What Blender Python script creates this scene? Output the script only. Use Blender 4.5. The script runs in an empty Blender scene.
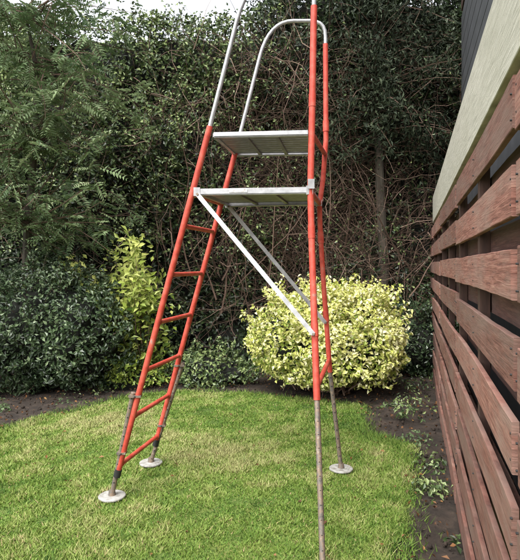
import bpy, math, numpy as np
from mathutils import Vector
rng=np.random.default_rng(7)
F=540.0; H=1.4
def P(px,py,d): return np.array([(px-260)/F*d, d, H-(py-265)/F*d])
scn=bpy.context.scene
scn.view_settings.view_transform='Standard'; scn.view_settings.look='None'; scn.view_settings.exposure=0

# ---------------------------------------------------------------- materials
def newmat(name):
    m=bpy.data.materials.new(name); m.use_nodes=True
    nt=m.node_tree; nt.nodes.clear()
    out=nt.nodes.new('ShaderNodeOutputMaterial'); b=nt.nodes.new('ShaderNodeBsdfPrincipled')
    nt.links.new(b.outputs[0],out.inputs[0]); return m,nt,b,out
def ramp(nt,fac,stops,interp='LINEAR'):
    r=nt.nodes.new('ShaderNodeValToRGB'); r.color_ramp.interpolation=interp
    el=r.color_ramp.elements
    while len(el)<len(stops): el.new(0.5)
    for e,(p,c) in zip(el,stops): e.position=p; e.color=(*c,1)
    nt.links.new(fac,r.inputs[0]); return r.outputs[0]
def noise(nt,scale,detail=4,rough=.6,vec=None,stretch=None):
    tc=nt.nodes.new('ShaderNodeTexCoord'); v=tc.outputs['Object']
    if stretch:
        mp=nt.nodes.new('ShaderNodeMapping'); mp.inputs['Scale'].default_value=stretch
        nt.links.new(v,mp.inputs[0]); v=mp.outputs[0]
    n=nt.nodes.new('ShaderNodeTexNoise'); n.inputs['Scale'].default_value=scale
    n.inputs['Detail'].default_value=detail; n.inputs['Roughness'].default_value=rough
    nt.links.new(v,n.inputs['Vector']); return n.outputs['Fac']
def bump(nt,b,h,strength,dist=.01):
    n=nt.nodes.new('ShaderNodeBump'); n.inputs['Strength'].default_value=strength; n.inputs['Distance'].default_value=dist
    nt.links.new(h,n.inputs['Height']); nt.links.new(n.outputs[0],b.inputs['Normal'])
def leafmat(name,stops,rough=.5,trans=.25,spec=.4):
    m,nt,b,out=newmat(name)
    a=nt.nodes.new('ShaderNodeAttribute'); a.attribute_name='tint'
    c=ramp(nt,a.outputs['Fac'],stops)
    nt.links.new(c,b.inputs['Base Color']); b.inputs['Roughness'].default_value=rough
    b.inputs['Specular IOR Level'].default_value=spec
    if trans>0:
        t=nt.nodes.new('ShaderNodeBsdfTranslucent'); nt.links.new(c,t.inputs[0])
        mx=nt.nodes.new('ShaderNodeMixShader'); mx.inputs[0].default_value=trans
        nt.links.new(b.outputs[0],mx.inputs[1]); nt.links.new(t.outputs[0],mx.inputs[2]); nt.links.new(mx.outputs[0],out.inputs[0])
    return m
def surfmat(name,scale,stops,rough=.7,metal=0,bumps=.3,bd=.01,stretch=None,detail=5):
    m,nt,b,out=newmat(name)
    n=noise(nt,scale,detail,.65,stretch=stretch)
    nt.links.new(ramp(nt,n,stops),b.inputs['Base Color'])
    b.inputs['Roughness'].default_value=rough; b.inputs['Metallic'].default_value=metal
    if bumps: bump(nt,b,n,bumps,bd)
    return m
M={}
M['red']=surfmat('red_paint',18,[(0,(.16,.03,.02)),(.33,(.34,.045,.03)),(.46,(.52,.062,.038)),(.60,(.56,.10,.065)),(.67,(.46,.16,.12)),(.72,(.32,.23,.20)),(1,(.40,.30,.25))],.55,0,.25,.002,detail=12)
M['alu']=surfmat('aluminium',22,[(.25,(.25,.25,.25)),(.45,(.40,.40,.41)),(.7,(.54,.54,.55))],.42,.45,.15,.002,detail=10)
M['alud']=surfmat('aluminium_deck',25,[(.25,(.11,.10,.09)),(.5,(.19,.18,.17)),(.75,(.30,.29,.27))],.5,.3,.3,.003,detail=10)
M['rust']=surfmat('galvanised_steel',40,[(.3,(.08,.072,.06)),(.46,(.19,.165,.14)),(.56,(.24,.165,.11)),(.66,(.34,.32,.29))],.6,.35,.3,.002,detail=10)
M['black']=surfmat('black_rubber',30,[(0,(.012,.012,.012)),(1,(.03,.03,.03))],.6)
M['label']=surfmat('white_label',60,[(.45,(.75,.75,.73)),(.6,(.35,.3,.28))],.5,0,0)
M['disc']=surfmat('foot_plate',30,[(.3,(.20,.18,.15)),(.5,(.37,.36,.33)),(.75,(.52,.51,.49))],.65,.1,.2,.002)
def woodmat(name,stops,wear,wf=.85,vr=(.75,1.25)):
    m,nt,b,out=newmat(name)
    tc=nt.nodes.new('ShaderNodeTexCoord')
    at=nt.nodes.new('ShaderNodeAttribute'); at.attribute_name='tint'
    mp=nt.nodes.new('ShaderNodeMapping'); mp.inputs['Scale'].default_value=(2.2,1.4,30)
    cx=nt.nodes.new('ShaderNodeCombineXYZ'); nt.links.new(at.outputs['Fac'],cx.inputs[0]); nt.links.new(at.outputs['Fac'],cx.inputs[1])
    ml=nt.nodes.new('ShaderNodeVectorMath'); ml.operation='SCALE'; ml.inputs['Scale'].default_value=37; nt.links.new(cx.outputs[0],ml.inputs[0])
    ad=nt.nodes.new('ShaderNodeVectorMath'); nt.links.new(tc.outputs['Object'],mp.inputs[0]); nt.links.new(mp.outputs[0],ad.inputs[0]); nt.links.new(ml.outputs[0],ad.inputs[1])
    n=nt.nodes.new('ShaderNodeTexNoise'); n.inputs['Scale'].default_value=4; n.inputs['Detail'].default_value=10; n.inputs['Roughness'].default_value=.68; n.inputs['Distortion'].default_value=.6
    nt.links.new(ad.outputs[0],n.inputs['Vector'])
    c=ramp(nt,n.outputs['Fac'],stops)
    n2=nt.nodes.new('ShaderNodeTexNoise'); n2.inputs['Scale'].default_value=1.6; n2.inputs['Detail'].default_value=10; n2.inputs['Roughness'].default_value=.72
    mp2=nt.nodes.new('ShaderNodeMapping'); mp2.inputs['Scale'].default_value=(1.5,1,5); nt.links.new(tc.outputs['Object'],mp2.inputs[0])
    ad2=nt.nodes.new('ShaderNodeVectorMath'); nt.links.new(mp2.outputs[0],ad2.inputs[0]); nt.links.new(ml.outputs[0],ad2.inputs[1]); nt.links.new(ad2.outputs[0],n2.inputs['Vector'])
    f=ramp(nt,n2.outputs['Fac'],[(.42,(0,0,0)),(.62,(wf,wf,wf))])
    mx=nt.nodes.new('ShaderNodeMix'); mx.data_type='RGBA'; nt.links.new(f,mx.inputs[0]); nt.links.new(c,mx.inputs[6]); mx.inputs[7].default_value=(*wear,1)
    hv=nt.nodes.new('ShaderNodeHueSaturation'); mr=nt.nodes.new('ShaderNodeMapRange'); mr.inputs[3].default_value=vr[0]; mr.inputs[4].default_value=vr[1]
    nt.links.new(at.outputs['Fac'],mr.inputs[0]); nt.links.new(mr.outputs[0],hv.inputs['Value']); nt.links.new(mx.outputs[2],hv.inputs['Color'])
    nt.links.new(hv.outputs[0],b.inputs['Base Color']); b.inputs['Roughness'].default_value=.8
    bump(nt,b,n.outputs['Fac'],.7,.006); return m
M['fence']=woodmat('fence_wood',[(.28,(.065,.026,.02)),(.43,(.175,.070,.050)),(.55,(.28,.122,.090)),(.72,(.41,.24,.18))],(.27,.175,.14))
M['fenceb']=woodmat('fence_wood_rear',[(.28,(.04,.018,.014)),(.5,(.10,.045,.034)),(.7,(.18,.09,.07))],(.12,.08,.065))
M['pale']=woodmat('weathered_board',[(.28,(.24,.225,.175)),(.42,(.46,.44,.36)),(.58,(.63,.60,.51)),(.75,(.70,.67,.60))],(.47,.45,.36),.6,(.9,1.1))
M['post']=surfmat('dark_post_wood',6,[(.2,(.03,.018,.014)),(.7,(.09,.045,.032))],.8,0,.4,.005,stretch=(9,9,1))
M['shed']=surfmat('shed_wall',5,[(.2,(.035,.038,.04)),(.7,(.075,.078,.085))],.8,0,.3,.005)
M['soil']=surfmat('soil',9,[(.25,(.012,.008,.006)),(.5,(.034,.024,.017)),(.65,(.065,.045,.032)),(.8,(.13,.10,.07))],.95,0,1,.03,detail=12)
M['lawn']=surfmat('lawn_base',3.5,[(.3,(.06,.10,.015)),(.5,(.10,.15,.025)),(.7,(.16,.18,.04))],.95,0,.6,.01,detail=10)
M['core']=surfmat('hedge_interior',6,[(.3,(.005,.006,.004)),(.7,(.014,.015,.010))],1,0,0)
M['bark']=surfmat('bark',10,[(.3,(.03,.025,.018)),(.7,(.09,.075,.055))],.9,0,.6,.01,stretch=(1,1,.2))
M['twig']=leafmat('twig',[(0,(.045,.029,.020)),(.6,(.145,.095,.07)),(1,(.30,.21,.16))],.8,0,.2)
M['grass']=leafmat('grass_blade',[(0,(.030,.075,.010)),(.25,(.085,.165,.024)),(.5,(.16,.245,.042)),(.75,(.25,.31,.08)),(.92,(.36,.37,.15)),(1,(.36,.27,.14))],.6,0,.2)
M['hedge']=leafmat('hedge_leaf',[(0,(.010,.019,.008)),(.5,(.031,.053,.019)),(.8,(.088,.135,.043)),(1,(.25,.31,.12))],.42,0,.5)
M['dark']=leafmat('laurel_leaf',[(0,(.010,.022,.010)),(.5,(.032,.056,.023)),(.85,(.08,.125,.053)),(1,(.20,.26,.14))],.38,0,.5)
M['yellow']=leafmat('variegated_leaf',[(0,(.06,.12,.02)),(.22,(.20,.29,.04)),(.48,(.50,.54,.12)),(.75,(.74,.72,.28)),(1,(.84,.82,.52))],.5,.15,.4)
M['lime']=leafmat('spotted_laurel_leaf',[(0,(.06,.12,.018)),(.5,(.28,.36,.06)),(1,(.62,.64,.20))],.4,.2,.4)
M['fern']=leafmat('pinnate_leaf',[(0,(.04,.08,.03)),(.5,(.12,.18,.075)),(1,(.28,.35,.18))],.5,.2,.4)
M['conifer']=leafmat('conifer_needles',[(0,(.009,.014,.007)),(.6,(.026,.037,.019)),(1,(.085,.105,.06))],.7,0,.2)
M['dead']=leafmat('fallen_leaf',[(0,(.07,.03,.012)),(.5,(.20,.09,.03)),(1,(.42,.28,.10))],.6,0,.3)

# ---------------------------------------------------------------- mesh accumulation
class MB:
    def __init__(s): s.v=[];s.q=[];s.t=[];s.qm=[];s.tm=[];s.tint=[];s.n=0;s.mats=[]
    def mi(s,k):
        if k not in s.mats: s.mats.append(k)
        return s.mats.index(k)
    def add(s,v,quads=None,tris=None,mat='red',tint=None):
        v=np.asarray(v,float).reshape(-1,3); k=s.mi(mat)
        if quads is not None and len(quads):
            q=np.asarray(quads).reshape(-1,4)+s.n; s.q.append(q); s.qm.append(np.full(len(q),k))
        if tris is not None and len(tris):
            t=np.asarray(tris).reshape(-1,3)+s.n; s.t.append(t); s.tm.append(np.full(len(t),k))
        s.v.append(v); s.tint.append(np.full(len(v),.5) if tint is None else np.asarray(tint,float)); s.n+=len(v)
    def build(s,name,parent=None,smooth=False):
        V=np.concatenate(s.v); T=np.concatenate(s.tint)
        Q=np.concatenate(s.q) if s.q else np.zeros((0,4),int); R=np.concatenate(s.t) if s.t else np.zeros((0,3),int)
        me=bpy.data.meshes.new(name)
        me.vertices.add(len(V)); me.vertices.foreach_set('co',V.ravel())
        me.loops.add(Q.size+R.size); me.loops.foreach_set('vertex_index',np.concatenate([Q.ravel(),R.ravel()]).astype(np.int32))
        me.polygons.add(len(Q)+len(R))
        ls=np.concatenate([np.arange(len(Q))*4,Q.size+np.arange(len(R))*3]).astype(np.int32)
        me.polygons.foreach_set('loop_start',ls)
        mi=np.concatenate(s.qm+s.tm).astype(np.int32); me.polygons.foreach_set('material_index',mi)
        for k in s.mats: me.materials.append(M[k])
        me.update(calc_edges=True)
        me.polygons.foreach_set('use_smooth',np.full(len(Q)+len(R),smooth))
        a=me.attributes.new('tint','FLOAT','POINT'); a.data.foreach_set('value',T.astype(np.float32))
        me.validate()
        ob=bpy.data.objects.new(name,me); scn.collection.objects.link(ob)
        if parent: ob.parent=parent
        return ob
def tube(mb,pts,r,mat,sides=12,caps=True):
    pts=[np.array(p,float) for p in pts]; n=len(pts)
    if np.isscalar(r): r=[r]*n
    vs=[]; prev=None
    for i,p in enumerate(pts):
        d=(pts[min(i+1,n-1)]-pts[max(i-1,0)]); d/=np.linalg.norm(d)
        if prev is None:
            u=np.cross(d,[0,0,1]) if abs(d[2])<.9 else np.cross(d,[0,1,0])
        else: u=prev-d*np.dot(prev,d)
        u/=np.linalg.norm(u); prev=u; w=np.cross(d,u)
        for k in range(sides):
            a=2*math.pi*k/sides; vs.append(p+r[i]*(math.cos(a)*u+math.sin(a)*w))
    qs=[(i*sides+k,i*sides+(k+1)%sides,(i+1)*sides+(k+1)%sides,(i+1)*sides+k) for i in range(n-1) for k in range(sides)]
    mb.add(vs,qs,None,mat)
    if caps:
        for (ring,c,flip) in ((vs[:sides],pts[0],True),(vs[-sides:],pts[-1],False)):
            tt=[(sides,(k+1)%sides,k) if flip else (sides,k,(k+1)%sides) for k in range(sides)]
            mb.add(list(ring)+[c],None,tt,mat)
def box(mb,c,ax,ay,az,mat):
    c,ax,ay,az=[np.array(x,float) for x in (c,ax,ay,az)]
    vs=[c+sx*ax+sy*ay+sz*az for sx in(-1,1) for sy in(-1,1) for sz in(-1,1)]
    mb.add(vs,[(0,1,3,2),(4,6,7,5),(0,4,5,1),(2,3,7,6),(0,2,6,4),(1,5,7,3)],None,mat)
def fbm(p,s,seed=0):
    r=np.random.default_rng(seed); o=np.zeros(len(p)); amp=1
    for k in range(4):
        for j in range(3):
            d=r.normal(size=3); d/=np.linalg.norm(d); o+=amp*np.sin(p@d*s*(2**k)*(.8+.4*r.random())+r.random()*6.28)
        amp*=.6
    return o/4
def unit(a): return a/np.maximum(np.linalg.norm(a,axis=1,keepdims=True),1e-9)
def leaves(mb,c,nrm,L,W,mat,tint,fold=.25,aim=None):
    N=len(c); L=np.broadcast_to(L,(N,)).astype(float); W=np.broadcast_to(W,(N,)).astype(float)
    n=unit(nrm); d=rng.normal(size=(N,3)) if aim is None else aim
    d=d-n*np.sum(d*n,1,keepdims=True); d=unit(d); s=np.cross(n,d)
    b=c-d*L[:,None]*.5; t=c+d*L[:,None]*.5-n*(L*fold*.5)[:,None]
    a1=c-d*L[:,None]*.05+s*W[:,None]*.5+n*(W*fold)[:,None]; a2=c-d*L[:,None]*.05-s*W[:,None]*.5+n*(W*fold)[:,None]
    v=np.stack([b,a1,t,a2],1).reshape(-1,3)
    i=np.arange(N)[:,None]*4
    tr=np.concatenate([i+np.array([[0,1,2]]),i+np.array([[0,2,3]])])
    mb.add(v,None,tr,mat,np.repeat(np.clip(tint,0,1),4))
def twigs(mb,S,D,L,R,mat='twig',K=5,wob=.25,grav=0,tint=None):
    N=len(S); D=unit(D); p=S.copy(); pts=[p.copy()]; d=D.copy()
    L=np.broadcast_to(L,(N,)); R=np.broadcast_to(R,(N,))
    for k in range(K):
        d=unit(d+rng.normal(0,wob,(N,3))+np.array([0,0,grav])); p=p+d*(L/K)[:,None]; pts.append(p.copy())
    pts=np.stack(pts,1)
    u=unit(np.cross(D,rng.normal(size=(N,3)))); w=np.cross(D,u)
    rings=[]
    for j in range(K+1):
        rr=(R*(1-.75*j/K))[:,None]
        rings.append(np.stack([pts[:,j]+rr*(math.cos(a)*u+math.sin(a)*w) for a in(0,2.094,4.189)],1))
    v=np.stack(rings,1).reshape(-1,3); base=np.arange(N)[:,None]*(3*(K+1)); qs=[]
    for j in range(K):
        for a in range(3): qs.append(base+np.array([[3*j+a,3*j+(a+1)%3,3*j+3+(a+1)%3,3*j+3+a]]))
    if tint is None: tint=rng.random(N)
    mb.add(v,np.concatenate(qs),None,mat,np.repeat(tint,3*(K+1)))
    return pts

# ---------------------------------------------------------------- ground
def gz(x,y):
    x=np.asarray(x,float); y=np.asarray(y,float)
    near=np.exp(-((x-.4)**2/.8+(y-2.2)**2/.25))*-.05
    und=.012*np.sin(x*1.7+y*.6)+.010*np.sin(y*2.3-x)
    return near+und*np.clip((8-np.hypot(x,y-3))/3,0,1)
def gridmesh(mb,xs,ys,zf,mat,mask=None):
    X,Y=np.meshgrid(xs,ys); Z=zf(X,Y); nx,ny=len(xs),len(ys)
    v=np.stack([X,Y,Z],-1).reshape(-1,3)
    i,j=np.meshgrid(np.arange(nx-1),np.arange(ny-1)); a=(j*nx+i).ravel()
    q=np.stack([a,a+1,a+nx+1,a+nx],1)
    if mask is not None:
        cx=v[q].mean(1); q=q[mask(cx[:,0],cx[:,1])]
    mb.add(v,q,None,mat)
LAWN=np.array([(-7,4.1),(-4,4.3),(-2.6,4.5),(-2.2,4.6),(-1.87,5.05),(-1.35,5.65),(-.8,5.85),(-.1,5.8),(.5,5.6),(.98,5.4),(.93,4.9),(.84,4.5),(1.0,4.3),(1.12,4.15),(1.0,3.7),(.86,3.2),(.74,2.8),(.63,2.5),(.35,1.5),(-.2,0),(-.9,-3),(-7,-3)])
def inpoly(x,y,poly=LAWN):
    c=np.zeros(len(x),bool); n=len(poly); j=n-1
    for i in range(n):
        xi,yi=poly[i];xj,yj=poly[j]
        cond=((yi>y)!=(yj>y))&(x<(xj-xi)*(y-yi)/(yj-yi+1e-12)+xi); c^=cond; j=i
    return c
def soilz(x,y):
    X=np.asarray(x); p=np.stack([X.ravel(),np.asarray(y).ravel(),np.zeros(X.size)],1)
    n=(fbm(p,9,3)*.018+fbm(p,30,4)*.014).reshape(X.shape)
    ins=inpoly(X.ravel(),np.asarray(y).ravel()).reshape(X.shape)
    nearm=(np.abs(X)<7)&(np.asarray(y)<11)&(np.asarray(y)>-4)
    return gz(x,y)+np.where(ins|~nearm,-.03,n+.0)
mb=MB()
xs=np.concatenate([[-300,-80,-25,-12],np.arange(-7,5.01,.045),[9,25,80,300]])
ys=np.concatenate([[-300,-80,-20,-6],np.arange(-3,2,.3),np.arange(2,9.5,.045),[12,25,80,300]])
gridmesh(mb,xs,ys,soilz,'soil')
n=5200; x=rng.uniform(-4,2.3,n); y=rng.uniform(2.3,6.8,n); k=~inpoly(x,y); x=x[k];y=y[k];n=len(x)
c=np.stack([x,y,gz(x,y)+.008],1); r=.004+.016*rng.random(n)**3
dirs=np.array([(1,0,0),(-1,0,0),(0,1,0),(0,-1,0),(0,0,1),(0,0,-1)],float)
v=c[:,None]+dirs[None]*r[:,None,None]*rng.uniform(.6,1.4,(n,6,1))+rng.normal(0,.15,(n,6,3))*r[:,None,None]
i=np.arange(n)[:,None]*6
tr=np.concatenate([i+np.array([t]) for t in((0,2,4),(2,1,4),(1,3,4),(3,0,4),(2,0,5),(1,2,5),(3,1,5),(0,3,5))])
mb.add(v.reshape(-1,3),None,tr,'soil')
mb.build('ground',smooth=True)

FEET=[(-.874,3.19),(-.755,3.74),(.545,3.63),(.29,2.47)]
mb=MB()
def warp(x,y):
    p=np.stack([x,y,0*x],1); return x+fbm(p,5,11)*.09,y+fbm(p,5,12)*.09
gridmesh(mb,np.arange(-7,1.6,.05),np.arange(-3,6.2,.05),lambda x,y:gz(x,y)+.006,'lawn',lambda x,y:inpoly(*warp(x,y)))
N=440000
y=2.1+rng.random(N)*3.9; x=-3.4+rng.random(N)*4.8
keep=(np.abs(x)<.58*y+.5)&inpoly(*warp(x+rng.normal(0,.03,N),y+rng.normal(0,.03,N)))
keep&=rng.random(N)<np.clip(1.25-(y-2)*.17,0,1)
for fx,fy in FEET: keep&=np.hypot(x-fx,y-fy)>.074
x=x[keep];y=y[keep];n=len(x)
p=np.stack([x,y,0*x],1)
big=fbm(p,1.6,21); mid=fbm(p,7,22); fine=fbm(p,22,23)
hgt=(.011+.013*rng.random(n))*(1+.5*np.clip(mid,-1,1)+.4*np.clip(fine,-1,1)); wd=.0021+.0020*rng.random(n)+.0008*(y-2)
ang=rng.random(n)*6.283; lean=rng.normal(0,.7,(n,2))*hgt[:,None]
b=np.stack([x,y,gz(x,y)+.004],1); s=np.stack([np.cos(ang),np.sin(ang),0*ang],1)*wd[:,None]
tip=b+np.stack([lean[:,0],lean[:,1],hgt],1)
tint=np.clip(.47+.28*big+.34*mid+.28*fine+rng.normal(0,.15,n),0,.93); dead=rng.random(n)<.03+.10*(fine>.75); tint[dead]=1
i=np.arange(n)[:,None]*3
mb.add(np.stack([b-s,b+s,tip],1).reshape(-1,3),None,i+np.array([[0,1,2]]),'grass',np.repeat(tint,3))
n=9000; k=rng.integers(2,18,n); t=rng.random(n)[:,None]; e=LAWN[k]*(1-t)+LAWN[np.minimum(k+1,len(LAWN)-1)]*t+rng.normal(0,.06,(n,2))
m=260; tc=np.stack([rng.uniform(-2.6,.8,m),rng.uniform(2.4,5.3,m)],1); tk=rng.integers(0,m,7000)
e=np.concatenate([e,tc[tk]+rng.normal(0,.018,(7000,2))]); n=len(e)
tt=np.concatenate([rng.random(9000)*.7,(rng.random(m)*.6)[tk]])
ok=inpoly(e[:,0],e[:,1])|(np.arange(n)<9000); e=e[ok];tt=tt[ok];n=len(e)
b=np.stack([e[:,0],e[:,1],gz(e[:,0],e[:,1])],1); ang=rng.random(n)*6.28; s=np.stack([np.cos(ang),np.sin(ang),0*ang],1)*.003
tip=b+np.stack([rng.normal(0,.025,n),rng.normal(0,.025,n),.02+.03*rng.random(n)],1)
i=np.arange(n)[:,None]*3
mb.add(np.stack([b-s,b+s,tip],1).reshape(-1,3),None,i+np.array([[0,1,2]]),'grass',np.repeat(tt,3))
mb.build('lawn')

mb=MB()
n=130; x=rng.uniform(-2.8,1.1,n); y=rng.uniform(2.2,5.6,n)
c=np.stack([x,y,gz(x,y)+.022],1); leaves(mb,c,rng.normal(0,.3,(n,3))+[0,0,1],.015+.03*rng.random(n)**2,.012+.014*rng.random(n),'dead',rng.random(n)*.6)
n=3600; x=rng.uniform(-4,2.4,n); y=rng.uniform(2.3,7.4,n); k=~inpoly(x,y); x=x[k];y=y[k];n=len(x)
c=np.stack([x,y,gz(x,y)+.03],1); leaves(mb,c,rng.normal(0,.5,(n,3))+[0,0,1],.012+.03*rng.random(n),.010+.016*rng.random(n),'dead',rng.random(n)**2*.7)
mb.build('fallen_leaves')

# ---------------------------------------------------------------- foliage
def lump(dirs,seed,amp=.16,s=4): return 1+amp*fbm(dirs,s,seed)
def bush(name,c,r,N,L,W,mat,seed,core=.74,tb=.5,ts=.2,cl=.3,amp=.16,flat=.05,stems=0,lumps=4,inner=.3,hole=.5,box_=1.0,nj=.55,sprig=0,mb=None):
    mb=MB() if mb is None else mb; c=np.array(c,float); r=np.array(r,float)
    def shape(d):
        q=2*box_; return (np.abs(d[:,0])**q+np.abs(d[:,1])**q+np.abs(d[:,2])**q)**(-1/q)
    d=unit(rng.normal(size=(N,3))); f=shape(d)*lump(d,seed,amp,lumps)*(1-inner*rng.random(N)**2.0)
    pos=c+d*r*f[:,None]; k=pos[:,2]>flat+.08*fbm(pos,6,seed+9); d=d[k];pos=pos[k];n=len(pos)
    cln=fbm(pos,9,seed+5); c3=fbm(pos,22,seed+6)
    keep=rng.random(n)<np.clip(.85+hole*cln+.4*hole*c3,.05,1); d=d[keep];pos=pos[keep];cln=cln[keep];c3=c3[keep];n=len(pos)
    pos=pos+d*(cln*.05+c3*.03)[:,None]
    nr=d*.8+rng.normal(0,nj,(n,3))+[0,0,.35]
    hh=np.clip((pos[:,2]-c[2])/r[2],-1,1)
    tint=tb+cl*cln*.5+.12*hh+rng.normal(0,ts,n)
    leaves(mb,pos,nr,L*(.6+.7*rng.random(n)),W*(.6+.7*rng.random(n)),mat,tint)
    if sprig:
        d=unit(rng.normal(size=(sprig,3))+[0,-.2,.6]); f=shape(d)*lump(d,seed,amp,lumps)
        S=c+d*r*(f*.88)[:,None]; pt=twigs(mb,S,d+[0,0,.5],rng.uniform(.10,.30,sprig),.003,wob=.14)
        q=np.repeat(pt[:,2:].reshape(-1,3),4,0); q=q+rng.normal(0,.016,q.shape); q=q[q[:,2]>flat]
        leaves(mb,q,rng.normal(0,.6,(len(q),3))+[0,-.3,.6],L*(.6+.6*rng.random(len(q))),W*(.7+.5*rng.random(len(q))),mat,tb+.08+rng.normal(0,ts,len(q)))
    if stems:
        k=rng.integers(0,n,stems); S=np.tile(c*[1,1,0]+[0,0,.02],(stems,1))+rng.normal(0,.08,(stems,3))*[1,1,0]
        twigs(mb,S,pos[k]-S,np.linalg.norm(pos[k]-S,axis=1)*.95,.008,wob=.07)
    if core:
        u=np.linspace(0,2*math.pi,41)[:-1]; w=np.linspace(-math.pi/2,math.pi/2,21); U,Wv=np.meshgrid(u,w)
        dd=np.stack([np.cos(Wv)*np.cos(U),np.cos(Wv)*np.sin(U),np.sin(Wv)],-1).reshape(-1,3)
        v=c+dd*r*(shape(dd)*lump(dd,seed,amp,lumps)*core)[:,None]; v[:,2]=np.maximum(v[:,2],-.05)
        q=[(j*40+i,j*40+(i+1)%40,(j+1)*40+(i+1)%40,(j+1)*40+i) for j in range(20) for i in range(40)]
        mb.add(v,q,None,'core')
    if name: return mb.build(name)
mb=MB()
for cc,rr,nn,sd in(((.52,6.0,.60),(.60,.52,.50),9500,33),((1.06,6.1,.66),(.50,.50,.47),8000,35),((.80,5.85,.46),(.72,.50,.38),8000,37)):
    bush(None,cc,rr,nn,.052,.031,'yellow',sd,tb=.60,ts=.25,cl=.55,amp=.20,lumps=4.5,box_=1.1,hole=.95,sprig=110,nj=.7,flat=.12,core=.68,stems=24,mb=mb)
mb.build('variegated_euonymus_bush')
bush('laurel_bush',(-2.35,6.15,.66),(.92,.75,.72),19000,.052,.028,'dark',41,tb=.55,ts=.24,cl=.65,amp=.22,hole=.9,sprig=240)
bush('dark_shrub',(-3.6,5.9,.6),(.9,.8,.75),7000,.055,.030,'dark',43,tb=.45,ts=.22)
bush('low_groundcover_shrub',(-.62,6.4,.12),(.62,.35,.24),3600,.05,.03,'hedge',47,tb=.74,ts=.2,hole=.8,amp=.25,sprig=50)
bush('periwinkle_plant',(-1.42,6.2,.10),(.32,.3,.22),1300,.055,.03,'lime',48,tb=.25,ts=.2,hole=.8,sprig=30)
bush('dark_shrub',(2.0,6.8,.38),(.42,.35,.48),3600,.05,.03,'dark',55,tb=.5,ts=.22,hole=.9,amp=.25,sprig=50)
bush('fern_clump',(1.28,4.9,.02),(.22,.2,.14),300,.06,.025,'hedge',49,core=0,tb=.65,inner=.9)
for cx,cy,rx,rz,nn,mt,tb in((1.08,3.35,.15,.11,460,'hedge',.85),(1.22,3.75,.16,.09,260,'hedge',.75),(-1.95,5.5,.16,.1,220,'fern',.45),(-2.5,5.2,.12,.07,160,'fern',.4),
      (.98,2.75,.11,.06,140,'hedge',.8),(-2.9,5.0,.16,.09,200,'hedge',.8),(1.5,5.3,.2,.14,300,'hedge',.7),(1.7,6.1,.26,.2,500,'hedge',.6),(-1.7,5.85,.14,.09,180,'hedge',.8),(1.25,4.3,.13,.06,150,'fern',.4)):
    bush('border_weed',(cx,cy,.0),(rx,rx*1.2,rz),nn,.036,.022,mt,int(cx*100+500+cy*7),core=0,tb=tb,inner=.9,flat=.0)
mb=MB(); base=np.array([-1.36,6.3,0])
ns=42; S=np.tile(base,(ns,1))+rng.normal(0,.09,(ns,3))*[1,1,0]
D=np.stack([rng.normal(-.02,.25,ns),rng.normal(0,.2,ns),np.ones(ns)],1)
LL=rng.uniform(.6,1.78,ns); pts=twigs(mb,S,D,LL,.010,wob=.10)
pp=pts[:,2:].reshape(-1,3); nn=3700; k=rng.integers(0,len(pp),nn)
pos=pp[k]+rng.normal(0,.07,(nn,3)); hz=(pos[:,2]-.5)/1.1
kk=(hz>.35)|(rng.random(nn)<.35); pos=pos[kk];hz=hz[kk];nn=len(pos)
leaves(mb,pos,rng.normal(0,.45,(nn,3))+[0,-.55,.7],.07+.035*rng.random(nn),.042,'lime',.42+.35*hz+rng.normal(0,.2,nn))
mb.build('spotted_laurel_shrub')

def hy(x,z):
    p=np.stack([x,0*x,z],1); return 7.35+.30*fbm(p,1.5,61)+.16*fbm(p,4.5,62)-.10*np.clip(1.5-z,0,2)
def htop(x):
    p=np.stack([x,0*x,0*x],1); return 4.80+.10*fbm(p,2.2,63)+.06*fbm(p,11,64)+.5*np.clip(x+.2,0,1)+.25*np.clip(-3.1-x,0,1)
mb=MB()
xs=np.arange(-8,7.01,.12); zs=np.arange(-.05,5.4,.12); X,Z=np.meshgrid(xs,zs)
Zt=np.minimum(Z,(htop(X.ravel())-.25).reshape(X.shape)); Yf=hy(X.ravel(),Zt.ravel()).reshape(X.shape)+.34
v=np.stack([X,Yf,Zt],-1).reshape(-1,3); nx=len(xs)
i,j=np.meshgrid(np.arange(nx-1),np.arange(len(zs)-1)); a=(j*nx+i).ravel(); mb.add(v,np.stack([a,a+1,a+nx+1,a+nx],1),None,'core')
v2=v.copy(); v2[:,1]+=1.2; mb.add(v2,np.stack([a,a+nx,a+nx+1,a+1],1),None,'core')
N=115000
x=rng.uniform(-5.0,4.0,N); z=rng.random(N)*5.4
k=z<htop(x); x=x[k];z=z[k];n=len(x)
y=hy(x,z)+rng.random(n)**1.5*.40
p=np.stack([x,y,z],1); c1=fbm(p,2.8,65); c2=fbm(p,7,66); c4=fbm(p,16,67)
bare=np.exp(-(((x-.9)/1.6)**2+((z-2.4)/1.3)**2)**2)
k=rng.random(n)<np.clip(.58+.55*c1+.5*c2+.25*c4,.03,1)*(1-.86*bare); p=p[k];c1=c1[k];c2=c2[k];c4=c4[k];n=len(p)
p[:,1]-=.10*c2+.06*c4
upL=np.clip((p[:,2]-2.2)/1.8,0,1)*np.clip((.4-p[:,0])/.8,0,1)
tint=.35+.26*c1+.22*c2+rng.normal(0,.18,n)+.32*upL
leaves(mb,p,rng.normal(0,.6,(n,3))+[0,-.6,.45],.05+.045*rng.random(n),.032+.022*rng.random(n),'hedge',tint)
n=4200; x=rng.uniform(-5.5,4.5,n); p=np.stack([x,hy(x,htop(x))+rng.random(n)*.8,htop(x)+rng.random(n)**2*.16-.05],1)
leaves(mb,p,rng.normal(0,.7,(n,3))+[0,0,.5],.06,.035,'hedge',.6+rng.normal(0,.2,n))
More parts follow.
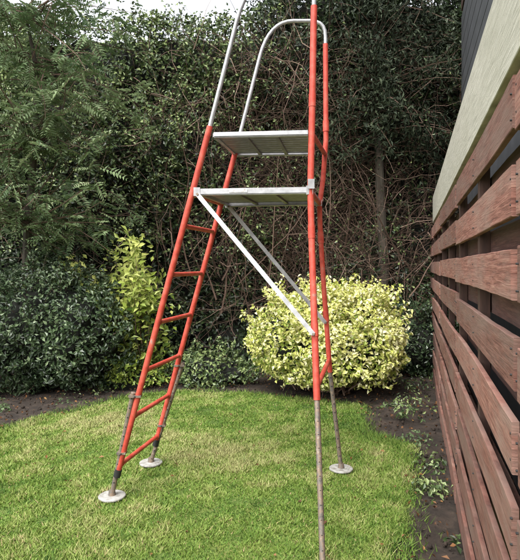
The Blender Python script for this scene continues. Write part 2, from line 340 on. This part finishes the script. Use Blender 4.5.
n=1000; x=rng.uniform(-4.5,.3,n); z=rng.uniform(1.6,4.75,n); S=np.stack([x,hy(x,z)+.05,z],1)
pt=twigs(mb,S,np.stack([rng.normal(0,.7,n),-np.ones(n)*.5,rng.normal(.5,.5,n)],1),rng.uniform(.15,.45,n),.003,wob=.15,tint=np.full(n,.3))
q=np.repeat(pt[:,1:].reshape(-1,3),2,0)+rng.normal(0,.025,(n*10,3)); leaves(mb,q,rng.normal(0,.6,(len(q),3))+[0,-.4,.6],.055,.034,'hedge',.80+rng.normal(0,.18,len(q)))
mb.build('hedge')
mb=MB(); n=3200
x=rng.normal(.9,1.1,n); z=rng.uniform(.7,4.3,n); S=np.stack([x,hy(x,z)+rng.uniform(-.2,.25,n),z],1)
D=np.stack([rng.normal(0,.9,n),rng.normal(-.15,.25,n),rng.normal(.35,.8,n)],1)
tw=twigs(mb,S,D,rng.uniform(.3,1.2,n),rng.uniform(.002,.007,n),wob=.26,grav=-.05,tint=rng.random(n)**1.5)
q=tw[rng.integers(0,n,4200),rng.integers(1,6,4200)]+rng.normal(0,.02,(4200,3)); leaves(mb,q,rng.normal(0,1,(4200,3)),.045,.028,'hedge',.66+rng.normal(0,.22,4200))
n=22; x=rng.normal(.7,1.1,n); z=rng.uniform(.2,1.6,n); S=np.stack([x,hy(x,z)-.1,z],1)
twigs(mb,S,np.stack([rng.normal(0,.35,n),rng.normal(-.05,.1,n),np.ones(n)],1),rng.uniform(1.6,3.2,n),.014,K=9,wob=.14,tint=.15+.45*rng.random(n))
n=900; x=rng.uniform(-3.5,3.3,n); z=rng.uniform(.3,3.8,n); S=np.stack([x,hy(x,z)+.05,z],1)
twigs(mb,S,np.stack([rng.normal(0,1,n),rng.normal(-.1,.2,n),rng.normal(.1,.7,n)],1),rng.uniform(.3,.9,n),.004,wob=.3,grav=-.08)
mb.build('bramble_thicket')

mb=MB()
tr=[np.array(q,float) for q in [(-2.75,6.3,0),(-2.7,6.2,1.0),(-2.6,6.05,1.9),(-2.45,5.9,2.8),(-2.4,5.8,3.5),(-2.5,5.75,4.1)]]
tube(mb,tr,[.06,.052,.045,.036,.026,.012],'bark',8)
n=110; k=rng.integers(2,6,n); S=np.array([tr[i] for i in k])+rng.normal(0,.08,(n,3))
D=np.stack([rng.normal(.12,1,n),rng.normal(-.3,.7,n),rng.normal(.15,.45,n)],1)
br=twigs(mb,S,D,rng.uniform(.5,1.3,n),.010,wob=.15,grav=-.03,tint=np.full(n,.4))
bp=br[:,1:].reshape(-1,3); nf=1000; k=rng.integers(0,len(bp),nf); o=bp[k]+rng.normal(0,.06,(nf,3))
o=o[(o[:,2]<4.35)&(o[:,2]>1.6)]; nf=len(o)
fd=unit(np.stack([rng.normal(.15,.8,nf),rng.normal(-.35,.5,nf),rng.normal(-.15,.35,nf)],1))
fl=rng.uniform(.18,.32,nf); J=10
side=unit(np.cross(fd,np.array([0,0,1.])+rng.normal(0,.3,(nf,3)))); up=np.cross(side,fd)
up=up*np.sign(up[:,2:3]+1e-6)
ft=.54+.34*fbm(o,2.5,71)+rng.normal(0,.16,nf)
for j in range(J):
    t=(j+1)/J; ctr=o+fd*(fl*t)[:,None]-np.array([0,0,1])*(fl*.35*t*t)[:,None]
    wl=fl*.31*math.sin(math.pi*(.12+.83*t))
    for sg in(-1,1):
        aim=side*sg+fd*.45-np.array([0,0,.25]); leaves(mb,ctr+unit(aim)*(wl*.5)[:,None],up+rng.normal(0,.25,(nf,3)),wl,wl*.30,'fern',ft+rng.normal(0,.08,nf),aim=aim)
twigs(mb,o,fd,fl,.002,K=3,wob=.02,grav=-.12,tint=np.full(nf,.6))
mb.build('rowan_tree')

def conifer(x0,y0,h,zlo,seed,R,m=24000):
    mb=MB()
    tube(mb,[(x0,y0,0),(x0+.07,y0,h*.2),(x0+.02,y0,h*.35),(x0-.05,y0+.05,h*.7),(x0,y0,h)],[.075,.068,.06,.045,.02],'bark',10)
    n=210; z=rng.uniform(zlo,h,n); a=rng.random(n)*6.283
    S=np.stack([np.full(n,x0),np.full(n,y0),z],1); L=R*(1.05-.55*(z-zlo)/(h-zlo))*rng.uniform(.5,1.15,n)
    b=twigs(mb,S,np.stack([np.cos(a),np.sin(a)*.9,rng.normal(.15,.25,n)],1),L,.012,wob=.14,grav=-.09,tint=np.full(n,.25))
    bp=b[:,1:].reshape(-1,3); k=rng.integers(0,len(bp),m); q=bp[k]+rng.normal(0,.085,(m,3))*[1,1,.8]-[0,0,.05]
    aim=np.stack([rng.normal(0,.9,m),rng.normal(0,.9,m),-np.ones(m)],1)
    c=fbm(q,3.5,seed); leaves(mb,q,rng.normal(0,1,(m,3)),.05+.05*rng.random(m),.02+.014*rng.random(m),'conifer',.48+.34*c+rng.normal(0,.2,m),aim=aim)
    mb.build('conifer_tree')
conifer(1.62,7.35,6.6,2.9,81,1.35,21000)
conifer(.45,8.2,6.8,4.0,82,1.0,9000)
conifer(3.0,8.0,6.6,3.0,83,1.4,11000)

# ---------------------------------------------------------------- scaffold tower
root=bpy.data.objects.new('scaffold_tower',None); scn.collection.objects.link(root)
R_=.0174
A=P(209,130,3.0); Af=P(112,502,3.19); Af[2]=gz(Af[0],Af[1])+.03
B=P(236,150,3.5);  Bf=P(151,467,3.74); Bf[2]=gz(Bf[0],Bf[1])+.03
def at(a,b,z): t=(z-a[2])/(b[2]-a[2]); return a+(b-a)*t
mb=MB()
for a,b in((A,Af),(B,Bf)): tube(mb,[at(a,b,2.17),at(a,b,.17)],R_,'red',16)
for z in(1.62,1.345,1.07,.79,.515,.225): 
    tube(mb,[at(A,Af,z),at(B,Bf,z)],.0135,'red',14)
    for a,b,c in((A,Af,1),(B,Bf,-1)):
        u=(at(B,Bf,z)-at(A,Af,z)); u/=np.linalg.norm(u); q=at(a,b,z)+u*c*.019
        tube(mb,[q-u*.003,q+u*.003],.0170,'red',14)
tube(mb,[at(A,Af,1.80),at(B,Bf,1.80)],.0135,'red')
mb.build('ladder_frame',root,True)
C=[P(314,6,2.95),P(312,120,2.95),P(310.5,190,2.95),P(312,250,2.93),P(317,400,2.76)]
Cf=np.array([.288,2.47,0.]); Cf[2]=gz(.288,2.47)+.03
D_=[P(325.5,44,3.5),P(326,140,3.5),P(323,180,3.52),P(319.5,205,3.53),P(320,225,3.54),P(324,290,3.57),P(330,372,3.60)]
Df=P(341,473,3.63); Df[2]=gz(Df[0],Df[1])+.03
mb=MB()
tube(mb,C,R_+.0005,'red',16); tube(mb,D_,R_-.001,'red',16)
def onpath(pts,z):
    for a,b in zip(pts[:-1],pts[1:]):
        if (a[2]-z)*(b[2]-z)<=0: return at(a,b,z)
    return pts[-1]
for z in(.77,1.80,2.12): tube(mb,[onpath(C,z),onpath(D_,z)],.0135,'red')
for z in(2.30,1.58,1.06): 
    for pth in(C,D_): tube(mb,[onpath(pth,z+.035),onpath(pth,z-.035)],R_+.0026,'red',16)
mb.build('support_frame',root,True)
mb=MB()
def leg(top,foot,off):
    off=np.array(off); tube(mb,[top+off,foot],.0142,'rust',14)
    n=int((top[2]-foot[2])/.055)
    for k in range(n):
        c=top+off+(foot-top-off)*((k+.6)/n)
        tube(mb,[c+[0,-.0147,0],c+[0,.0147,0]],.0045,'black',8)
        tube(mb,[c+[-.0147,0,0],c+[.0147,0,0]],.0045,'black',8)
leg(at(A,Af,.66),Af,(-.034,.0,0)); leg(at(B,Bf,.74),Bf,(.034,.0,0)); leg(C[-1],Cf,(0,0,0)); leg(D_[-1],Df,(.0,0,0))
for a,b in((A,Af),(B,Bf)): tube(mb,[at(a,b,.20),at(a,b,.155)],R_+.004,'black')
mb.build('telescopic_legs',root,True)
mb=MB()
for a,b,sg in((A,Af,-1),(B,Bf,1)):
    for z,o in((.64 if sg<0 else .72,.030),(.30,.014)):
        p=at(a,b,z); box(mb,p+[sg*o*.55,0,0],(.018+o*.6,0,0),(0,.0225,0),(0,0,.006),'rust')
        tube(mb,[p+[sg*o*.5,-.032,0],p+[sg*o*.5,.032,0]],.004,'black',8)
mb.build('clamp_brackets',root)
mb=MB()
for f in(Af,Bf,Cf,Df):
    tube(mb,[f-[0,0,.012],f-[0,0,.005],f-[0,0,.002]],[.079,.079,.074],'disc',36)
    tube(mb,[f-[0,0,.002],f+[0,0,.028]],[.022,.018],'rust',16)
mb.build('foot_plates',root)
def arc(p0,p1,p2,n=9):
    return [ (1-t)**2*p0+2*t*(1-t)*p1+t*t*p2 for t in np.linspace(0,1,n)]
def rail(a,corner,post,zt):
    k=np.array(corner); k[2]=zt
    left=k+(a-k)/np.linalg.norm(a-k)*.24; rx=np.array([post[0],post[1],zt]); dirx=(rx-k)/np.linalg.norm(rx-k)
    return [a]+arc(left,k,k+dirx*.16)+arc(rx-dirx*.10,rx,rx-[0,0,.10],6)+[post-[0,0,.05]]
mb=MB()
kb=P(269,21,3.5); kf=P(248,-23,2.97)
tube(mb,rail(at(B,Bf,2.13),kb,D_[0],kb[2]),.0120,'alu',16)
tube(mb,rail(at(A,Af,2.13),kf,C[0],kf[2]),.0123,'alu',16)
mb.build('handrails',root,True)
def platform(mb,FL,FR,BR,BL,z,th=.05):
    FL,FR,BR,BL=[np.array([q[0],q[1],z]) for q in(FL,FR,BR,BL)]
    u=unit((FR-FL)[None])[0]; w=unit((BL-FL)[None])[0]; up=np.array([0,0,1.])
    for a,b in((FL,FR),(BL,BR)):
        box(mb,(a+b)/2-up*th*.5,(b-a)/2,w*.010,up*th*.5,'alu')
        s=1 if a is FL else -1
        box(mb,(a+b)/2-up*(th+.003)+w*s*.015,(b-a)/2*.998,w*.016,up*.002,'alu')
    for a,b in((FL,BL),(FR,BR)):
        box(mb,(a+b)/2-up*th*.5,u*.010,(b-a)/2*.96,up*th*.47,'alu')
    n=9
    for k in range(n):
        t0=(k+.06)/n; t1=(k+.94)/n
        a=FL+(BL-FL)*(.04+.92*t0);b=FR+(BR-FR)*(.04+.92*t0);c=FR+(BR-FR)*(.04+.92*t1);d=FL+(BL-FL)*(.04+.92*t1)
        cc=(a+b+c+d)/4; box(mb,cc-up*.008,((b-a)+(c-d))/4*.975,((d-a)+(c-b))/4,up*.005,'alud')
    for t in(.33,.66):
        a=FL+(FR-FL)*t;b=BL+(BR-BL)*t; box(mb,(a+b)/2-up*.020,u*.010,(b-a)/2*.95,up*.006,'alud')
mb=MB()
LP=((-.352,3.02),(.27,2.95),(.385,3.53),(-.215,3.64))
platform(mb,*LP,1.825,.030)
for c in LP: box(mb,(c[0],c[1],1.808),(.018,0,0),(0,.016,0),(0,0,.024),'alu')
box(mb,(.277,2.925,1.84),(.018,0,0),(0,.003,0),(0,0,.026),'alu')
box(mb,(-.12,2.9815,1.811),(.05,-.0056,0),(0,.002,0),(0,0,.009),'label')
mb.build('lower_platform',root)
mb=MB()
platform(mb,(-.255,3.0),(.262,2.95),(.35,3.5),(-.16,3.53),2.135,.022)
mb.build('upper_platform',root)
mb=MB()
def flat(a,b,w=.012,t=.004):
    a=np.array(a);b=np.array(b); d=unit((b-a)[None])[0]; s=unit(np.cross(d,[0,1,0])[None])[0]; n=np.cross(d,s)
    box(mb,(a+b)/2,(b-a)/2,s*w,n*t,'alu')
    for q in(a,b): tube(mb,[q-n*.012,q+n*.012],.007,'rust',10)
flat((-.345,2.985,1.79),onpath(C,1.04)+[-.01,-.026,0]); flat((-.21,3.60,1.79),onpath(D_,1.02)+[-.01,-.026,0])
mb.build('diagonal_braces',root)

# ---------------------------------------------------------------- fence
n_=np.array([.963,-.271,0]); dr=np.array([.271,.963,0]); W0=.24
def Ff(t,z,off=0): return n_*(W0+off)+dr*t+np.array([0,0,z])
froot=bpy.data.objects.new('slatted_fence',None); scn.collection.objects.link(froot)
mb=MB(); mb2=MB()
edges=[-2.25,-.4,1.45,3.3,5.15,7.0,8.85]
up=np.array([0,0,1.])
def board(mbx,t0,t1,zc,hh,off,th,mat):
    K=14; ts=np.linspace(t0,t1,K+1); tilt=rng.normal(0,.008); vs=[]; ph=rng.random()*6; b0=rng.normal(0,.002)
    for k,t in enumerate(ts):
        e=rng.normal(0,.0005); bow=.0022*math.sin(k*.4+ph); zz=zc+tilt*(k/K-.5)+.0022*math.sin(k*.3+ph)
        hk=hh+rng.normal(0,.0006)
        for o,z in((-th,-hk+.002),(-th+.002,-hk),(th,-hk),(th,hk),(-th+.002,hk),(-th,hk-.002)): vs.append(Ff(t,zz+z+e,off+o+bow+b0))
    q=[(6*k+a,6*k+6+a,6*k+6+(a+1)%6,6*k+(a+1)%6) for k in range(K) for a in range(6)]
    e0=[(0,1,2,3),(0,3,4,5),(6*K+3,6*K+2,6*K+1,6*K),(6*K+5,6*K+4,6*K+3,6*K)]
    mbx.add(vs,q+e0,None,mat,np.full(len(vs),rng.random()))
for pi,(t0,t1) in enumerate(zip(edges[:-1],edges[1:])):
    for k in range(9):
        zc=1.80-.215*k+rng.normal(0,.007)
        board(mb,t0+.01+rng.uniform(0,.035),t1-.01-rng.uniform(0,.035),zc,.066+rng.normal(0,.002),.012,.009,'fence')
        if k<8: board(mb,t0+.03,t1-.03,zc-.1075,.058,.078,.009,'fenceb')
    for tp in(t0,(t0+t1)/2):
        box(mb2,Ff(tp,.95,.0435),dr*.035,n_*.0195,up*.93,'post')
    for k in range(9):
        for tp in(t0+.04,(t0+t1)/2,t1-.04):
            for dz in(-.033,.033):
                q=Ff(tp,1.80-.215*k+dz,-.001); tube(mb2,[q,q+n_*.006],.003,'black',6)
mb.build('fence_boards',froot); mb2.build('fence_posts',froot)
mb=MB()
for t0,t1 in((-2.25,1.2),(1.203,7.1)): board(mb,t0,t1,2.085,.160,.045,.035,'pale')
mb.build('fence_top_board',froot)
sroot=bpy.data.objects.new('neighbour_shed',None); scn.collection.objects.link(sroot)
mb=MB(); s0,s1=-3.5,7.1
for k in range(23):
    z=.1+.19*k; box(mb,Ff((s0+s1)/2,z+.09,.36),dr*(s1-s0)/2,n_*.012,up*.088,'shed')
box(mb,Ff((s0+s1)/2,2.2,1.6),dr*(s1-s0-.02)/2,n_*1.22,up*2.15,'shed'); mb.build('shed_walls',sroot)
mb=MB(); box(mb,Ff((s0+s1)/2,4.62,1.6),dr*(s1-s0+.1)/2,n_*1.25,up*.06,'post'); mb.build('shed_roof',sroot)

# ---------------------------------------------------------------- light, world, camera
EL,AZ=56,205
sun=bpy.data.lights.new('sun','SUN'); sun.energy=1.4; sun.angle=math.radians(35); sun.color=(1,.98,.95)
so=bpy.data.objects.new('sun',sun); scn.collection.objects.link(so)
az=math.radians(AZ); el=math.radians(EL)
v=Vector((math.sin(az)*math.cos(el),math.cos(az)*math.cos(el),math.sin(el)))
so.rotation_euler=v.to_track_quat('Z','Y').to_euler()
w=bpy.data.worlds.new('World'); scn.world=w; w.use_nodes=True; nt=w.node_tree; nt.nodes.clear()
sky=nt.nodes.new('ShaderNodeTexSky'); sky.sky_type='NISHITA'; sky.sun_disc=False; sky.sun_elevation=el; sky.sun_rotation=az
sky.dust_density=4; sky.air_density=1.2
hs=nt.nodes.new('ShaderNodeHueSaturation'); hs.inputs['Saturation'].default_value=.2; hs.inputs['Value'].default_value=3.2
bg=nt.nodes.new('ShaderNodeBackground'); bg.inputs[1].default_value=.15
wo=nt.nodes.new('ShaderNodeOutputWorld'); nt.links.new(sky.outputs[0],hs.inputs['Color']); nt.links.new(hs.outputs[0],bg.inputs[0]); nt.links.new(bg.outputs[0],wo.inputs[0])
cam=bpy.data.cameras.new('camera'); co=bpy.data.objects.new('camera',cam); scn.collection.objects.link(co)
cam.sensor_fit='HORIZONTAL'; cam.sensor_width=36; cam.lens=36*F/520; cam.shift_y=-15/520
co.location=(0,0,H); co.rotation_euler=(math.radians(90),0,0); cam.clip_start=.02; cam.clip_end=1000
scn.camera=co
